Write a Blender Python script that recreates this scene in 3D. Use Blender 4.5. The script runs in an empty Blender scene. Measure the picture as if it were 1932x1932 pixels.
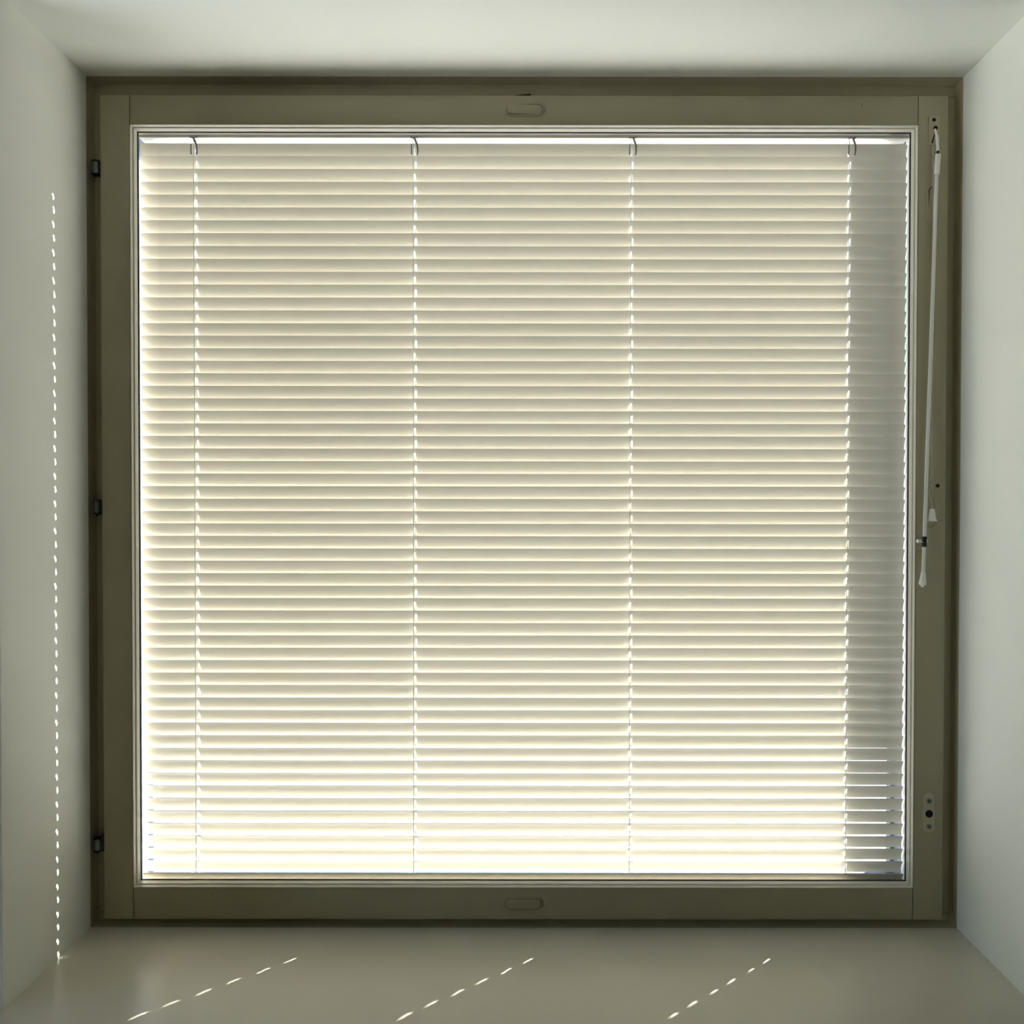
import bpy, bmesh, math, random
from mathutils import Vector, Matrix
random.seed(7)
C = bpy.context.scene.collection

# ------------------------------------------------------------------ camera
F = 1900.0; CX = 1009.0; CY = 984.5
TH = math.radians(0.89); ROLL = 0.0012
CAMZ = 1.51
cam_data = bpy.data.cameras.new('camera'); cam = bpy.data.objects.new('camera', cam_data); C.objects.link(cam)
cam_data.sensor_width = 36.0; cam_data.sensor_fit = 'HORIZONTAL'
cam_data.lens = 36.0 * F / 1932
cam_data.shift_x = -(CX - 966) / 1932; cam_data.shift_y = (CY - 966) / 1932
cam_data.clip_start = 0.01; cam_data.clip_end = 500
cam.matrix_world = Matrix.Translation((0, 0, CAMZ)) @ Matrix.Rotation(math.pi/2 - TH, 4, 'X') @ Matrix.Rotation(ROLL, 4, 'Z')
bpy.context.scene.camera = cam

def W(px, py, Y):
    """point of the plane at depth Y that the photograph shows at px, py"""
    x = (px - CX) / F; u = (CY - py) / F
    dy = math.cos(TH) + u * math.sin(TH); dz = -math.sin(TH) + u * math.cos(TH)
    return (Y * x / dy, CAMZ + Y * dz / dy)
def WX(px, Y): return W(px, 955, Y)[0]
def WZ(py, Y): return W(CX, py, Y)[1]

# ------------------------------------------------------------------ light
sc = bpy.context.scene
sc.view_settings.view_transform = 'Standard'; sc.view_settings.look = 'None'
sc.view_settings.gamma = 1.0; sc.view_settings.use_curve_mapping = False
sc.view_settings.exposure = -0.32
SUNDIR = Vector((154, 153, 97)).normalized()
world = bpy.data.worlds.new('sky'); sc.world = world; world.use_nodes = True
nt = world.node_tree; nt.nodes.clear()
sky = nt.nodes.new('ShaderNodeTexSky'); sky.sky_type = 'NISHITA'; sky.sun_disc = False
sky.sun_elevation = math.radians(23.8); sky.sun_rotation = math.radians(45)
bg = nt.nodes.new('ShaderNodeBackground'); bg.inputs[1].default_value = 0.42
wo = nt.nodes.new('ShaderNodeOutputWorld')
nt.links.new(sky.outputs[0], bg.inputs[0]); nt.links.new(bg.outputs[0], wo.inputs[0])
sun_data = bpy.data.lights.new('sun', 'SUN'); sun_data.energy = 60.0; sun_data.angle = math.radians(0.53)
sun_data.color = (1.0, 0.955, 0.875)
sun = bpy.data.objects.new('sun', sun_data); C.objects.link(sun); sun.location = (6, 8, 6)
sun.rotation_euler = SUNDIR.to_track_quat('Z', 'Y').to_euler()
sc.cycles.use_denoising = True
sc.cycles.max_bounces = 16; sc.cycles.diffuse_bounces = 12; sc.cycles.transparent_max_bounces = 24

# ------------------------------------------------------------------ materials
def mat(name, col, rough=0.5, metal=0.0, bump=0.0, bscale=200.0, var=0.0, vscale=6.0, spec=0.5, trans=0.0, coat=0.0):
    m = bpy.data.materials.new(name); m.use_nodes = True
    t = m.node_tree; b = t.nodes['Principled BSDF']
    b.inputs['Roughness'].default_value = rough; b.inputs['Metallic'].default_value = metal
    b.inputs['Specular IOR Level'].default_value = spec
    if 'Coat Weight' in b.inputs: b.inputs['Coat Weight'].default_value = coat
    if 'Transmission Weight' in b.inputs: b.inputs['Transmission Weight'].default_value = trans
    tc = t.nodes.new('ShaderNodeTexCoord')
    if var > 0:
        n = t.nodes.new('ShaderNodeTexNoise'); n.inputs['Scale'].default_value = vscale; n.inputs['Detail'].default_value = 6
        r = t.nodes.new('ShaderNodeValToRGB')
        r.color_ramp.elements[0].position = 0.3; r.color_ramp.elements[1].position = 0.7
        r.color_ramp.elements[0].color = (*[c * (1 - var) for c in col], 1)
        r.color_ramp.elements[1].color = (*[min(1, c * (1 + var)) for c in col], 1)
        t.links.new(tc.outputs['Object'], n.inputs['Vector']); t.links.new(n.outputs[0], r.inputs[0])
        t.links.new(r.outputs[0], b.inputs['Base Color'])
    else:
        b.inputs['Base Color'].default_value = (*col, 1)
    if bump > 0:
        n = t.nodes.new('ShaderNodeTexNoise'); n.inputs['Scale'].default_value = bscale; n.inputs['Detail'].default_value = 4
        bp = t.nodes.new('ShaderNodeBump'); bp.inputs['Strength'].default_value = bump; bp.inputs['Distance'].default_value = 0.001
        t.links.new(tc.outputs['Object'], n.inputs['Vector']); t.links.new(n.outputs[0], bp.inputs['Height'])
        t.links.new(bp.outputs[0], b.inputs['Normal'])
    return m

M = {}
M['plaster'] = mat('white_plaster', (0.875, 0.895, 0.845), 0.8, bump=0.25, bscale=90, var=0.02, vscale=3)
M['sill'] = mat('painted_sill', (0.68, 0.64, 0.54), 0.28, bump=0.06, bscale=30, var=0.03, vscale=4)
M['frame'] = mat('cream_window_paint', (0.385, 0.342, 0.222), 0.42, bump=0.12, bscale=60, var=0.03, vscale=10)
M['bead'] = mat('bead_paint', (0.70, 0.67, 0.58), 0.35, bump=0.05, bscale=60)
M['lining'] = mat('white_lining', (0.84, 0.83, 0.80), 0.4)
M['rubber'] = mat('black_rubber', (0.015, 0.015, 0.02), 0.5)
M['slat'] = mat('slat_enamel', (0.735, 0.712, 0.645), 0.25)
M['cord'] = mat('blind_cord', (0.88, 0.87, 0.84), 0.7)
M['hook'] = mat('grey_hook', (0.22, 0.22, 0.21), 0.5)
M['steel'] = mat('dark_steel', (0.20, 0.22, 0.20), 0.35, metal=0.9)
M['black'] = mat('black_plastic', (0.012, 0.012, 0.012), 0.4)
M['hole'] = mat('dark_recess', (0.01, 0.009, 0.008), 0.9)
M['plate'] = mat('plate_paint', (0.45, 0.40, 0.28), 0.35)
M['plastic'] = mat('white_plastic', (0.85, 0.84, 0.79), 0.35)
M['clear'] = mat('clear_rod', (0.80, 0.80, 0.76), 0.12, spec=0.8)
M['dullcord'] = mat('worn_cord', (0.52, 0.48, 0.38), 0.8)
M['alu'] = mat('blue_grey_aluminium', (0.10, 0.14, 0.22), 0.45)
M['snow'] = mat('snow', (0.50, 0.52, 0.56), 0.9, bump=0.3, bscale=2)
M['render'] = mat('pale_render', (0.80, 0.80, 0.78), 0.9, var=0.03, vscale=1)
M['room'] = mat('grey_room_paint', (0.42, 0.42, 0.39), 0.8)
M['wood'] = mat('floor_wood', (0.20, 0.15, 0.10), 0.45, var=0.15, vscale=4)
g = bpy.data.materials.new('window_glass'); g.use_nodes = True; t = g.node_tree; t.nodes.clear()
o_ = t.nodes.new('ShaderNodeOutputMaterial'); mx = t.nodes.new('ShaderNodeMixShader')
tr = t.nodes.new('ShaderNodeBsdfTransparent'); gl = t.nodes.new('ShaderNodeBsdfGlossy'); gl.inputs['Roughness'].default_value = 0.0
tr.inputs[0].default_value = (0.985, 0.99, 0.985, 1)
lw = t.nodes.new('ShaderNodeLayerWeight'); lw.inputs[0].default_value = 0.5
pw = t.nodes.new('ShaderNodeMath'); pw.operation = 'POWER'; pw.inputs[1].default_value = 5
ml = t.nodes.new('ShaderNodeMath'); ml.operation = 'MULTIPLY_ADD'; ml.inputs[1].default_value = 0.7; ml.inputs[2].default_value = 0.03
t.links.new(lw.outputs['Facing'], pw.inputs[0]); t.links.new(pw.outputs[0], ml.inputs[0])
t.links.new(ml.outputs[0], mx.inputs[0]); t.links.new(tr.outputs[0], mx.inputs[1]); t.links.new(gl.outputs[0], mx.inputs[2])
t.links.new(mx.outputs[0], o_.inputs[0]); M['glass'] = g

# ------------------------------------------------------------------ helpers
def finish(name, bm, m, parent=None, smooth=True, angle=35):
    bmesh.ops.recalc_face_normals(bm, faces=bm.faces)
    for f in bm.faces: f.smooth = smooth
    if smooth:
        for e in bm.edges:
            e.smooth = len(e.link_faces) != 2 or e.calc_face_angle(0) < math.radians(angle)
    me = bpy.data.meshes.new(name); bm.to_mesh(me); bm.free()
    o = bpy.data.objects.new(name, me); C.objects.link(o)
    me.materials.append(m)
    if parent: o.parent = parent; o.matrix_parent_inverse = Matrix.Translation(-world_loc(parent))
    return o
def world_loc(o):
    v = Vector(o.location)
    if o.parent: v = Vector(o['_w']) if '_w' in o else Vector((0, 0, 0))
    return v
def empty(name, loc, **props):
    o = bpy.data.objects.new(name, None); C.objects.link(o); o.location = loc; o.empty_display_size = 0.05
    for k, v in props.items(): o[k] = v
    return o
def tag(o, **p):
    for k, v in p.items(): o[k] = v
    return o
def bx(bm, x0, x1, y0, y1, z0, z1, bev=0.0, seg=2):
    r = bmesh.ops.create_cube(bm, size=1)
    for v in r['verts']:
        v.co = Vector(((x0+x1)/2 + v.co.x*(x1-x0), (y0+y1)/2 + v.co.y*(y1-y0), (z0+z1)/2 + v.co.z*(z1-z0)))
    if bev > 0:
        es = list({e for v in r['verts'] for e in v.link_edges})
        bmesh.ops.bevel(bm, geom=es, offset=bev, segments=seg, profile=0.5, affect='EDGES')
    return bm
def box(*a, **k): return bx(bmesh.new(), *a, **k)
def sweep(rect, prof, close=True):
    """profile of (inset, Y) run around a rectangle (x0, x1, z0, z1) with mitred corners"""
    bm = bmesh.new(); x0, x1, z0, z1 = rect; rows = []
    for ins, Y in prof:
        rows.append([bm.verts.new((x, Y, z)) for x, z in ((x0+ins, z0+ins), (x1-ins, z0+ins), (x1-ins, z1-ins), (x0+ins, z1-ins))])
    n = len(rows)
    for i in range(n if close else n-1):
        a = rows[i]; b = rows[(i+1) % n]
        for j in range(4):
            bm.faces.new((a[j], a[(j+1) % 4], b[(j+1) % 4], b[j]))
    return bm
def tube(bm, pts, rad, n=10, cap=True):
    pts = [Vector(p) for p in pts]
    if not isinstance(rad, (list, tuple)): rad = [rad]*len(pts)
    rings = []
    up = Vector((0, 1, 0))
    for i, p in enumerate(pts):
        d = (pts[min(i+1, len(pts)-1)] - pts[max(i-1, 0)]).normalized()
        a = up - d*up.dot(d)
        if a.length < 1e-3: a = Vector((1, 0, 0)) - d*d.x
        a.normalize(); b = d.cross(a)
        rings.append([bm.verts.new(p + (a*math.cos(2*math.pi*k/n) + b*math.sin(2*math.pi*k/n))*rad[i]) for k in range(n)])
    for i in range(len(rings)-1):
        for k in range(n):
            bm.faces.new((rings[i][k], rings[i][(k+1) % n], rings[i+1][(k+1) % n], rings[i+1][k]))
    if cap:
        bm.faces.new(rings[0]); bm.faces.new(rings[-1])
    return bm
def slot(cx, cz, hw, hh, y0, y1, bev=0.0008, n=10):
    """pill-shaped plate lying in the XZ plane, front at y0"""
    bm = bmesh.new(); r = min(hw, hh); pts = []
    ex, ez = hw - r, hh - r
    for q, (sx, sz) in enumerate(((1, 1), (-1, 1), (-1, -1), (1, -1))):
        for k in range(n+1):
            a = math.pi/2*(q + k/n); pts.append((cx + sx*ex + r*math.cos(a), cz + sz*ez + r*math.sin(a)))
    rings = []
    for ins, Y in ((0, y1), (0, y0+bev), (bev*0.3, y0+bev*0.3), (bev, y0)):
        ring = []
        for x, z in pts:
            d = Vector((x-cx, z-cz)); c0 = Vector((max(-ex, min(ex, d.x)), max(-ez, min(ez, d.y)))); v = d-c0
            v = c0 + v*((r-ins)/r); ring.append(bm.verts.new((cx+v.x, Y, cz+v.y)))
        rings.append(ring)
    m_ = len(pts)
    for i in range(3):
        for k in range(m_): bm.faces.new((rings[i][k], rings[i][(k+1) % m_], rings[i+1][(k+1) % m_], rings[i+1][k]))
    bm.faces.new(rings[-1]); bm.faces.new(rings[0])
    bmesh.ops.remove_doubles(bm, verts=bm.verts, dist=1e-6)
    return bm
def disc(cx, cz, r, y0, y1, n=24): return tube(bmesh.new(), [(cx, y1, cz), (cx, y0, cz)], r, n)
def struct(name, bm, m, **p):
    o = finish(name, bm, m, None, **({'smooth': False} if p.pop('flat', True) else {})); o['kind'] = 'structure'
    for k, v in p.items(): o[k] = v
    return o

# ------------------------------------------------------------------ depths (metres from the lens)
YW = 1.324     # room face of the wall
YS = 1.583     # face of the sash
YFR = 1.603    # face of the fixed frame
YG = 1.606     # inner pane
YB = 1.632     # blind
YO = 1.672     # outer pane
YE = 1.775     # outer face of the wall
XL, XR = WX(169, 1.592), WX(1809, 1.592)
ZT, ZB = WZ(147, 1.592), WZ(1748, 1.592)

# ------------------------------------------------------------------ the room
RX0, RX1, RY0, RZ1 = -2.1, 2.2, -2.2, 2.65
def wallbox(name, *a, m='plaster', bev=0.0):
    return struct(name, box(*a, bev=bev), M[m], flat=(bev == 0))
wallbox('wall_left', RX0, XL, YW, 1.69, 0, RZ1, bev=0.003)
wallbox('wall_right', XR, RX1, YW, 1.69, 0, RZ1, bev=0.003)
wallbox('wall_top', XL-0.002, XR+0.002, YW, 1.69, ZT, RZ1, bev=0.003)
wallbox('wall_bottom', XL-0.002, XR+0.002, YW, 1.69, 0, ZB-0.022)
XEL, XER = -0.70, 0.650; ZET, ZEB = CAMZ+0.644, CAMZ-0.66
bm = bmesh.new()
bx(bm, RX0, XEL, 1.69, YE, 0, RZ1); bx(bm, XER, RX1, 1.69, YE, 0, RZ1)
bx(bm, XEL, XER, 1.69, YE, ZET, RZ1); bx(bm, XEL, XER, 1.69, YE, 0, ZEB)
struct('wall_outside', bm, M['render'])
DY0, DY1, DZ1 = -0.15, 1.25, 2.2      # side wall opening added out of view to fill the jambs with daylight
bm = bmesh.new(); bx(bm, RX0-0.1, RX0, RY0, DY0, 0, RZ1); bx(bm, RX0-0.1, RX0, DY1, YE, 0, RZ1); bx(bm, RX0-0.1, RX0, DY0, DY1, DZ1, RZ1)
struct('wall_west', bm, M['room'])
wallbox('wall_east', RX1, RX1+0.1, RY0, YE, 0, RZ1, m='room')
wallbox('wall_back', RX0-0.1, RX1+0.1, RY0-0.1, RY0, 0, RZ1, m='room')
wallbox('ceiling', RX0-0.1, RX1+0.1, RY0-0.1, YE, RZ1, RZ1+0.1, m='room')
wallbox('floor', RX0-0.1, RX1+0.1, RY0-0.1, YE, -0.1, 0, m='wood')

fill_win = empty('added_fill_window', (RX0, (DY0+DY1)/2, 1.1), kind='structure')  # made-up side window, added out of view to brighten the recess walls
bm = sweep((DY0, DY1, 0.0, DZ1), [(0, 0.02), (0.07, 0.02), (0.07, 0.07), (0, 0.07)])
for v in bm.verts: v.co = Vector((RX0-0.1+v.co.y, v.co.x, v.co.z))
sub_ = finish('added_fill_frame', bm, M['plastic'], smooth=False); sub_.parent = fill_win; sub_.matrix_parent_inverse = Matrix.Translation((-RX0, -(DY0+DY1)/2, -1.1))
sub_ = finish('added_fill_pane', box(RX0-0.058, RX0-0.054, DY0+0.06, DY1-0.06, 0.06, DZ1-0.06), M['glass'], smooth=False); sub_.parent = fill_win; sub_.matrix_parent_inverse = Matrix.Translation((-RX0, -(DY0+DY1)/2, -1.1))

# ------------------------------------------------------------------ outside
gr = finish('snowy_ground', box(-60, 60, -60, 90, -3.2, -3.0), M['snow'], smooth=False); gr['kind'] = 'structure'

# ------------------------------------------------------------------ window
win = empty('window_1', ((XL+XR)/2, YFR, ZB), kind='structure')
def wpart(name, bm, m, parent=win, label=None, **k):
    o = finish(name, bm, M[m], None, **k)
    o.parent = parent; o.matrix_parent_inverse = Matrix.Translation((-(XL+XR)/2, -YFR, -ZB))
    if label: o['label'] = label
    return o
def sub(name, bm, m, parent, label=None, **k):
    o = finish(name, bm, M[m], None, **k); o.parent = parent
    if label: o['label'] = label
    return o
# the board
bm = bmesh.new()
out = [(XL, 1.69), (XL, YW-0.0005), (XL-0.09, YW-0.0005), (XL-0.09, 1.20), (XR+0.09, 1.20), (XR+0.09, YW-0.0005), (XR, YW-0.0005), (XR, 1.69)]
lo = [bm.verts.new((x, y, ZB-0.022)) for x, y in out]; hi = [bm.verts.new((x, y, ZB)) for x, y in out]
bm.faces.new(lo); bm.faces.new(hi)
for i in range(8): bm.faces.new((lo[i], lo[(i+1) % 8], hi[(i+1) % 8], hi[i]))
bmesh.ops.bevel(bm, geom=[e for e in bm.edges if abs(e.verts[0].co.y-1.20) < 1e-6 and abs(e.verts[1].co.y-1.20) < 1e-6 and e.verts[0].co.z == e.verts[1].co.z], offset=0.004, segments=4, profile=0.5, affect='EDGES')
wpart('window_sill', bm, 'sill', label='greyish painted window sill board')
# fixed frame: head and foot run through, jambs between them with thin joints
ZJT, ZJB = WZ(183, YFR), WZ(1721, YFR)
SX0, SX1 = WX(192.5, YS), WX(1783.5, YS)
SZ1, SZ0 = WZ(180, YS), WZ(1734, YS)
OX0, OX1 = -0.6430, 0.6010      # lining of the space between the panes
OZ1, OZ0 = WZ(248, 1.617), WZ(1667, 1.617)-0.013
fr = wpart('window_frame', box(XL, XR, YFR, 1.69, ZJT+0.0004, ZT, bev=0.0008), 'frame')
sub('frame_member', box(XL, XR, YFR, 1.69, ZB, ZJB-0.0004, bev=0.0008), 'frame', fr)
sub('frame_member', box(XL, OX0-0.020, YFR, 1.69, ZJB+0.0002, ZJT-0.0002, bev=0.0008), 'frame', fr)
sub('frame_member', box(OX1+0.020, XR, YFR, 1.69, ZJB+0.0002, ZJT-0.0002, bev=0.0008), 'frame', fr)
sub('sealant_shade_bead', sweep((XL, XR, ZB, ZT), [(-0.001, YFR+0.001), (-0.0004, YFR-0.016), (0.0005, YFR-0.015), (0.0012, YFR-0.010), (0.003, YFR-0.005), (0.006, YFR-0.001), (0.007, YFR+0.001)]), 'frame', fr)  # sealant in frame colour, widened along the reveal to paint in corner shade

# sash
R0 = (WX(248, YS), WX(1727.5, YS), WZ(1675, YS), WZ(235.5, YS))
G0 = (WX(261.5, YG), WX(1713, YG), WZ(1662, YG), WZ(250, YG))
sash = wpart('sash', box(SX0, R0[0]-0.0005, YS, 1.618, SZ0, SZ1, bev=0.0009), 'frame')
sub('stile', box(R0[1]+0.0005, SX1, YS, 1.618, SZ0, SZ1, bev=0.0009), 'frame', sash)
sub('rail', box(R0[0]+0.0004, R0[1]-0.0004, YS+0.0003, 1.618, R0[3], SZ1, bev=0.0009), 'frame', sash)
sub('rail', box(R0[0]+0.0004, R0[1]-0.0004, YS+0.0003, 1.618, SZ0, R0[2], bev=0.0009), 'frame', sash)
bdw = (R0[0], R0[1], R0[2], R0[3])
dI = 0.0098
bead = [(-0.001, 1.590), (-0.0004, YS+0.0010), (0.0002, YS), (0.0007, YS-0.0002), (0.0011, YS+0.0006), (0.0012, YS+0.0066), (0.0015, YS+0.0078),
        (0.0030, YS+0.0080), (0.0033, YS+0.0085), (0.0036, YS+0.0100), (0.0037, YS+0.0195), (0.0037, 1.610), (-0.001, 1.610)]
sub('glazing_bead', sweep(R0, bead), 'bead', sash)
gk = (R0[0]+0.0036, R0[1]-0.0036, R0[2]+0.0036, R0[3]-0.0036)
sub('gasket', sweep(gk, [(0, YG-0.003), (0.0013, YG-0.002), (0.0013, YG+0.001), (0, YG+0.001)]), 'rubber', sash, label='thin black rubber gasket')
sub('glass_pane', box(R0[0]+0.001, R0[1]-0.001, YG+0.0002, YG+0.004, R0[2]+0.001, R0[3]-0.001), 'glass', sash, smooth=False)
# lining between the panes, outer sash
wpart('frame_lining', sweep((OX0, OX1, OZ0, OZ1), [(0, 1.6105), (0, 1.672), (-0.019, 1.672), (-0.019, 1.6185), (-0.004, 1.6185), (-0.004, 1.6105)]), 'lining', label='white lining between the panes', smooth=False)
osh = wpart('outer_sash', sweep((OX0-0.02, OX1+0.02, OZ0-0.02, OZ1+0.02), [(0, 1.6725), (0.0275, 1.6725), (0.029, 1.676), (0.029, 1.688), (0.027, 1.690), (0, 1.690)]), 'alu', label='dark blue grey outer sash')
sub('outer_glass_pane', box(OX0+0.004, OX1-0.004, 1.678, 1.682, OZ0+0.004, OZ1-0.004), 'glass', osh, smooth=False)

for xa, xb in ((OX0-0.0005, OX0+0.0008), (OX1-0.0008, OX1+0.0005)):
    sub('sash_return', box(xa, xb, 1.642, 1.6724, OZ0+0.001, OZ1-0.001), 'alu', osh)
# hinges
for px, py in ((179.5, 318), (183.5, 958), (185, 1594)):
    x, z = W(px, py, 1.5885); y = 1.5885; h = 0.0105
    bm = tube(bmesh.new(), [(x, y, z-h), (x, y, z-h+0.001), (x, y, z+h-0.001), (x, y, z+h)], [0.0045, 0.0055, 0.0055, 0.0045], 16)
    hg = wpart('hinge', bm, 'steel', label='dark steel hinge knuckle')
    bm = box(x+0.001, x+0.010, 1.588, YFR, z-h-0.001, z+h+0.0015, bev=0.0012)
    sub('hinge_leaf', bm, 'black', hg)
    bm = tube(bmesh.new(), [(x, y, z-h-0.0035), (x, y, z-h-0.001), (x, y, z-h+0.001)], [0.0015, 0.0022, 0.0022], 10)
    tube(bm, [(x, y, z+h-0.002), (x, y, z+h+0.001), (x, y, z+h+0.002)], [0.006, 0.006, 0.004], 16)
    tube(bm, [(x, y, z-h-0.001), (x, y, z-h), (x, y, z-h+0.002)], [0.004, 0.006, 0.006], 16)
    sub('hinge_pin', bm, 'black', hg)

# oval cover caps in the rails and the closing stile
def cap(px0, px1, py0, py1, tilt, label):
    x0, z1 = W(px0, py0, YS); x1, z0 = W(px1, py1, YS)
    cx, cz, hw, hh = (x0+x1)/2, (z0+z1)/2, (x1-x0)/2, (z1-z0)/2
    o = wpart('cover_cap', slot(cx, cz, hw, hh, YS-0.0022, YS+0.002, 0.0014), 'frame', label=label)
    sub('cap_gap_shadow', slot(cx, cz, hw-0.0020, hh-0.0020, YS-0.0023, YS, 0.0002), 'hole', o)  # near-black plate, paints the gap shadow round the insert
    bm = slot(cx, cz, hw-0.0025, hh-0.0025, YS-0.0034, YS-0.0004, 0.0010)
    bmesh.ops.rotate(bm, verts=bm.verts, cent=(cx, YS-0.001, cz), matrix=Matrix.Rotation(tilt, 3, 'Y'))
    bmesh.ops.rotate(bm, verts=bm.verts, cent=(cx, YS-0.001, cz), matrix=Matrix.Rotation(0.03, 3, 'X'))
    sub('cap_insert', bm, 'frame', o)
cap(952, 1025, 195, 219, 0.02, 'oval cap in the top rail')
cap(952, 1024, 1692.5, 1717, 0.0, 'oval cap in the bottom rail')
cap(1748, 1769, 349, 423, 0.06, 'upright oval cap behind the clear wand')
# dark wedge above the top rail
x0, z0 = W(969, 179, YS); x1, z1 = W(1002, 174.5, YS)
bm = bmesh.new(); vs = []
for y in (YS+0.004, YFR):
    vs.append([bm.verts.new(p) for p in ((x0, y, z0-0.003), (x1, y, z0-0.003), (x1, y, z0), (x1-0.002, y, z1), (x0, y, z0+0.0006))])
bm.faces.new(vs[0]); bm.faces.new(vs[1])
for k in range(5): bm.faces.new((vs[0][k], vs[0][(k+1) % 5], vs[1][(k+1) % 5], vs[1][k]))
wpart('latch_tongue', bm, 'black', label='black tongue above the top rail', smooth=False)

# oval plate with two screws and a hole, low on the closing stile
x0, z1 = W(1741, 1494, YS); x1, z0 = W(1763, 1570, YS); cx = (x0+x1)/2; cz = (z0+z1)/2
pl = wpart('lock_plate', slot(cx, cz, (x1-x0)/2, (z1-z0)/2, YS-0.0016, YS+0.001, 0.0011), 'plate', label='oval lock plate with two cross screws')
for py in (1510, 1558):
    x, z = W(1753, py, YS)
    bm = disc(x, z, 0.0042, YS-0.0020, YS-0.001)
    s = sub('screw', bm, 'steel', pl)
    bm = bmesh.new()
    for a in (0.6, 0.6+math.pi/2):
        b2 = bx(bmesh.new(), x-0.0028, x+0.0028, YS-0.0024, YS-0.0018, z-0.0005, z+0.0005)
        bmesh.ops.rotate(b2, verts=b2.verts, cent=(x, YS, z), matrix=Matrix.Rotation(a, 3, 'Y'))
        me = bpy.data.meshes.new('t'); b2.to_mesh(me); b2.free(); bm.from_mesh(me); bpy.data.meshes.remove(me)
    me = s.data; keep = bmesh.new(); keep.from_mesh(me); tmp = bpy.data.meshes.new('t'); bm.to_mesh(tmp); keep.from_mesh(tmp); bm.free()
    nf = len(me.polygons); keep.to_mesh(me); keep.free(); bpy.data.meshes.remove(tmp); me.materials.append(M['black'])
    for p in me.polygons[nf:]: p.material_index = 1
x, z = W(1753, 1534, YS)
bm = sweep((0, 0, 0, 0), [(0, 0)], False); bm.free()
sub('key_hole', disc(x, z, 0.0060, YS-0.0019, YS), 'hole', pl, label='black round hole')
# the small dark peg hole in the stile and the frame
x, z = W(1769, 915.5, YS)
wpart('peg_hole', disc(x, z, 0.0030, YS-0.0003, YS+0.001), 'hole', label='small dark hole in the stile')

for px, py in ((1625, 198), (400, 1687)):
    x, z = W(px, py, YS); wpart('nail_hole', disc(x, z, 0.0008, YS-0.0001, YS+0.001, 12), 'hole', label='tiny dark nail hole')

# ------------------------------------------------------------------ the blind
BL = Vector(((OX0+OX1)/2, YB, OZ0))
blind = empty('venetian_blind', BL, label='closed cream venetian blind with many thin slats inside the window', category='blind')
def bpart(name, bm, m, label=None, parent=blind, **k):
    o = finish(name, bm, M[m] if isinstance(m, str) else m, None, **k); o.parent = parent
    if parent is blind: o.matrix_parent_inverse = Matrix.Translation(-BL)
    if label: o['label'] = label
    return o
SL, SR = WX(268.5, YB), WX(1706.5, YB)
HR0 = WZ(260.5, YB-0.011)
bpart('head_rail', box(SL+0.001, SR-0.001, YB-0.0115, YB+0.0135, HR0, OZ1-0.0042, bev=0.0008), 'slat', 'white metal head rail')
COLS = [WX(372.5, YB), WX(783.5, YB), WX(1190.5, YB), WX(1599, YB)]
SW, CR, NV, TK = 0.025, 0.0025, 10, 0.00022
HW, HL = 0.0015, 0.0060
def slat_mesh(off):
    bm = bmesh.new(); grid = {}
    def P(x, v): return Vector((x, (v-0.5)*SW, CR*(1-(2*v-1)**2)))
    def endx(v, side):
        r = 0.0045; d = min(v, 1-v)*SW
        c = r*(1-math.sqrt(max(0, 1-((r-d)/r)**2))) if d < r else 0
        return (SL - BL.x + c) if side == 0 else (SR - BL.x - c)
    vv = [0, 0.04, 0.10, 0.18] + [0.18 + 0.64*i/6 for i in range(1, 6)] + [0.82, 0.90, 0.96, 1]
    def col(fx): return [bm.verts.new(P(fx(v), v)) for v in vv]
    def strip(a, b):
        for i in range(len(a)-1): bm.faces.new((a[i], a[i+1], b[i+1], b[i]))
    prev = col(lambda v: endx(v, 0))
    for cxx in COLS:
        c = cxx - BL.x + off
        L = col(lambda v: c-0.004); R = col(lambda v: c+0.004)
        strip(prev, L)
        n = len(vv); il = []; ir = []
        def outline(t_, s):
            # half outline of the slot from top middle to bottom middle
            q = math.pi/2*HW; st = 2*(HL-HW); tot = 2*q+st; d = t_*tot
            if d < q: a = d/HW; return c + s*HW*math.sin(a), -HL + HW*(1-math.cos(a))
            if d < q+st: return c + s*HW, -HL+HW+(d-q)
            a = (d-q-st)/HW; return c + s*HW*math.cos(a), HL-HW+HW*math.sin(a)
        for i in range(n):
            t_ = 0.03 + 0.94*i/(n-1)
            for s, lst in ((-1, il), (1, ir)):
                x, w_ = outline(t_, s); lst.append(bm.verts.new(P(x, 0.56 + w_/SW)))
        strip(L, il); strip(ir, R)
        bm.faces.new((L[0], il[0], ir[0], R[0])); bm.faces.new((L[-1], R[-1], ir[-1], il[-1]))
        prev = R
    strip(prev, col(lambda v: endx(v, 1)))
    bmesh.ops.recalc_face_normals(bm, faces=bm.faces)
    bmesh.ops.solidify(bm, geom=list(bm.faces), thickness=TK)
    bmesh.ops.recalc_face_normals(bm, faces=bm.faces)
    for f in bm.faces: f.smooth = True
    for e in bm.edges: e.smooth = len(e.link_faces) != 2 or e.calc_face_angle(0) < math.radians(50)
    me = bpy.data.meshes.new('slat'); bm.to_mesh(me); bm.free(); me.materials.append(M['slat'])
    return me
meshes = [slat_mesh(-0.0007), slat_mesh(0.0008)]
TAB = [(0, 271.0), (1, 294.8), (14, 610.2), (28, 941.3), (43, 1292.6), (58, 1647.5)]
def ypix(k):
    for (a, ya), (b, yb) in zip(TAB, TAB[1:]):
        if k <= b: return ya + (yb-ya)*(k-a)/(b-a)
def tilt(k):
    y = ypix(k)
    return math.radians(66.0 if y < 1290 else 66.0 - 6.0*(y-1290)/360)
proto = None; spots = []
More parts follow.
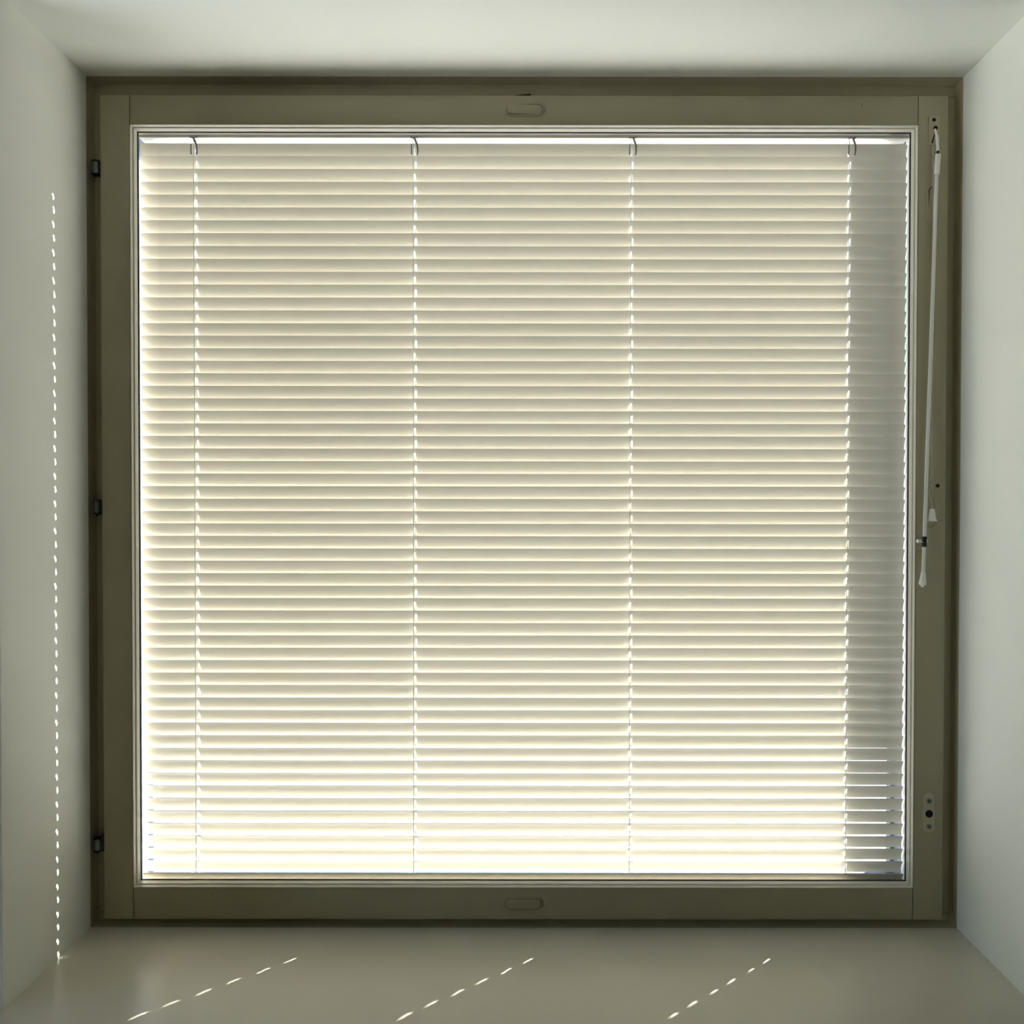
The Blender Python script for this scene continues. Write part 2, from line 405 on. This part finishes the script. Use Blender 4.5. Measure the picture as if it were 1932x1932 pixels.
for k in range(58):
    T = tilt(k) + (math.radians(random.uniform(-0.7, 0.7)) if k > 0 else 0)
    a = SW/2*math.cos(T); b = SW/2*math.sin(T)
    zc = WZ(ypix(k), YB-a) - b
    o = bpy.data.objects.new('slat', meshes[k % 2]); C.objects.link(o); o.parent = blind
    o.location = (0, 0, zc - BL.z); o.rotation_euler = (-T, random.uniform(-0.0002, 0.0002), 0)
    spots.append((zc, T, a, b))
T = math.radians(59); zt = WZ(1647.5, YB-SW/2*math.cos(T)); zc = zt - SW/2*math.sin(T); zb_ = zc - SW/2*math.sin(T)
bm = box(SL, SR, YB-SW/2, YB+SW/2, zc-0.0012, zc+0.0012, bev=0.0009, seg=3)
bmesh.ops.rotate(bm, verts=bm.verts, cent=(0, YB, zc), matrix=Matrix.Rotation(-T, 3, 'X'))
bpart('bottom_rail', bm, 'slat', 'thicker bottom rail')
# ladders, lift cords, hooks
for ci, cxx in enumerate(COLS):
    bm = bmesh.new()
    yf = YB - 0.0070; yb = YB + 0.0078
    fx = cxx - 0.0022
    pts = [(fx, yf+0.002, HR0)] + [(fx + random.uniform(-0.00015, 0.00015), YB-s[2]-0.0007, s[0]+s[3]-0.0002) for s in spots] + [(fx, YB-0.0075, zt)]
    tube(bm, pts, 0.00055, 6)
    pts = [(fx, yb, HR0)] + [(fx, YB+s[2]+0.0007, s[0]-s[3]) for s in spots] + [(fx, YB+0.0075, zb_)]
    tube(bm, pts, 0.00042, 6)
    for k, (zc, T, a, b) in enumerate(spots):
        rx = cxx + (0.0028 if k % 2 else -0.0030)
        nn = Vector((0, math.sin(T), math.cos(T))); tt = Vector((0, math.cos(T), -math.sin(T)))
        c0 = Vector((rx, YB, zc)) - nn*0.0003
        tube(bm, [c0 - tt*SW*0.5 + Vector((fx-rx, 0, 0)), c0 - tt*SW*0.47, c0 + tt*SW*0.47, c0 + tt*SW*0.5 + Vector((fx-rx, 0, 0))], 0.00025, 5)
    bpart('ladder_cord', bm, 'cord', 'thin white ladder cord')
    tt = [(cxx + 0.0004*math.sin(k*1.9), YB+0.001, HR0 - (HR0-zt)*k/116) for k in range(117)]
    bpart('lift_cord', tube(bmesh.new(), tt, 0.00055, 6), 'cord', 'lift cord through the slat slots')
    bm = bmesh.new()
    s = -1 if ci in (0, 1) else 1
    x = cxx
    p = [(x-0.006*(-s), YB-0.0125, HR0+0.0015), (x+0.001, YB-0.0145, HR0-0.002), (x+0.003, YB-0.0145, HR0-0.007), (x+0.0052, YB-0.0135, HR0-0.013),
         (x+0.0056, YB-0.0115, HR0-0.022), (x+0.0048, YB-0.0105, HR0-0.027)]
    tube(bm, p, [0.0012, 0.0018, 0.0018, 0.0016, 0.0013, 0.0009], 8)
    tube(bm, [(x-0.0045, YB-0.0105, HR0-0.010), (x-0.0046, YB-0.0100, HR0-0.026)], 0.0010, 8)
    bx(bm, x-0.006, x+0.006, YB-0.0135, YB-0.010, HR0-0.0006, HR0+0.0010, bev=0.0003)
    bpart('ladder_hook', bm, 'hook', 'grey metal hook under the head rail')

# outlet plate with screw, high on the closing stile
def V(px, py, y): x, z = W(px, py, y); return Vector((x, y, z))
x0, z1 = W(1751.5, 219, YS); x1, z0 = W(1771, 273, YS)
op = bpart('outlet_plate', box(x0, x1, YS-0.0018, YS, z0, z1, bev=0.0005), 'plate', 'small plate the wand comes out of')
x, z = W(1760.5, 226, YS); bpart('screw_hole', disc(x, z, 0.0028, YS-0.0021, YS-0.001), 'hole', parent=op)
bm = disc(*W(1763.5, 241.5, YS), 0.0034, YS-0.0022, YS-0.001)
pts = [V(1764, 246, YS-0.0021), V(1756.5, 268, YS-0.0021), V(1759, 270, YS-0.0021), V(1763, 254, YS-0.0021)]
ringa = [bm.verts.new(p) for p in pts]; ringb = [bm.verts.new(p + Vector((0, 0.001, 0))) for p in pts]
bm.faces.new(ringa); bm.faces.new(ringb)
for i in range(4): bm.faces.new((ringa[i], ringa[(i+1) % 4], ringb[(i+1) % 4], ringb[i]))
bpart('outlet_hole', bm, 'hole', parent=op)
# wand
wand = bpart('tilt_wand', tube(bmesh.new(), [V(1766.5, 326, 1.571), V(1762, 470, 1.5715), V(1756, 660, 1.572), V(1749.5, 850, 1.5725), V(1744.5, 1010, 1.573), V(1742.3, 1080, 1.573)], 0.0029, 6), 'clear', 'long clear tilt wand hanging down the stile')
bpart('wand_joint', tube(bmesh.new(), [V(1763.5, 243, YS-0.0005), V(1763.8, 244, YS-0.004), V(1765.3, 251, YS-0.009), V(1767.5, 262, 1.572), V(1768.5, 284, 1.571)], [0.0016, 0.0016, 0.0018, 0.0024, 0.0024], 10), 'clear', 'bent clear joint', parent=wand)
bpart('wand_pin', tube(bmesh.new(), [V(1768.6, 283, 1.571), V(1768.9, 292, 1.571)], 0.0019, 10), 'black', 'black pin', parent=wand)
bpart('wand_sleeve', tube(bmesh.new(), [V(1769.2, 290, 1.571), V(1769.1, 291, 1.571), V(1766.6, 327, 1.571), V(1766.5, 328, 1.571)], [0.0034, 0.0042, 0.0042, 0.0034], 14), 'plastic', 'white plastic sleeve', parent=wand)
bpart('wand_grip', tube(bmesh.new(), [V(1742.3, 1078, 1.573), V(1742.2, 1079.5, 1.573), V(1741.6, 1088, 1.573), V(1741, 1096, 1.573), V(1740.7, 1101, 1.573), V(1740.6, 1102.5, 1.573), V(1740.6, 1103.2, 1.573), V(1740.6, 1105.5, 1.573), V(1740.5, 1107, 1.573)],
      [0.0029, 0.0034, 0.0042, 0.0054, 0.0058, 0.0052, 0.0028, 0.0026, 0.0012], 12), 'plastic', 'flared clear end grip', parent=wand)
# clip holding the wand
x0, z1 = W(1731, 1014, YS); x1, z0 = W(1744, 1036, YS)
clip = bpart('wand_clip', box(x0, x1, YS-0.0014, YS, z0, z1, bev=0.0004), 'plate', 'small clip holding the wand')
bm = box(V(1734, 1, YS).x, V(1741, 1, YS).x, YS-0.009, YS-0.001, V(1, 1023, YS).z, V(1, 1017, YS).z, bev=0.0005)
bx(bm, V(1733, 1, YS).x, V(1742, 1, YS).x, YS-0.012, YS-0.008, V(1, 1022, YS).z, V(1, 1020.5, YS).z, bev=0.0003)
bx(bm, V(1748.5, 1, YS).x, V(1751.5, 1, YS).x, YS-0.012, YS-0.004, V(1, 1023, YS).z, V(1, 1016.5, YS).z, bev=0.0005)
bpart('clip_arm', bm, 'plastic', 'white arms', parent=clip)
bpart('clip_band', tube(bmesh.new(), [V(1744.6, 1011.5, 1.573), V(1743.6, 1031, 1.573)], 0.0037, 14), 'black', 'black band round the wand', parent=clip)
# pull cord (twisted) and tassel
def twist(ph, r, x_off=0):
    out = []
    ys = [276 + i*4.0 for i in range(168)]
    for y in ys:
        t_ = (y-276)/668; xx = 1759.5 + 1.5*math.sin(t_*5) - (1759.5-1758)*t_
        a = y/9.0 + ph; amp = 0.0006 + 0.0009*max(0, (t_-0.3)) + (0.0016 if 905 < y < 945 else 0)
        p = V(xx, y, YS-0.0035); out.append(p + Vector((amp*math.cos(a), amp*math.sin(a)*0.6, 0)))
    out.append(V(1758.5, 960, YS-0.006))
    return out
bm = bmesh.new(); tube(bm, twist(0, 0), 0.0007, 6); tube(bm, twist(math.pi, 0), 0.0007, 6)
loop = [V(1763.5, 935, YS-0.002), V(1765.5, 955, YS-0.0015), V(1765.5, 985, YS-0.001), V(1762, 994, YS-0.001), V(1755, 997, YS-0.001), V(1749, 995, YS-0.001)]
tube(bm, loop, 0.0006, 6)
pc = bpart('pull_cord', bm, 'dullcord', 'thin twisted pull cord beside the wand')
bpart('cord_tassel', tube(bmesh.new(), [V(1758.5, 959, YS-0.0085), V(1758.5, 960, YS-0.0085), V(1758.5, 970, YS-0.0085), V(1758.5, 978, YS-0.0085), V(1758.5, 979, YS-0.0085), V(1758.5, 982.5, YS-0.0085)],
      [0.0032, 0.0040, 0.0055, 0.0064, 0.0074, 0.0078], 8), 'plastic', 'white cone tassel', parent=pc)
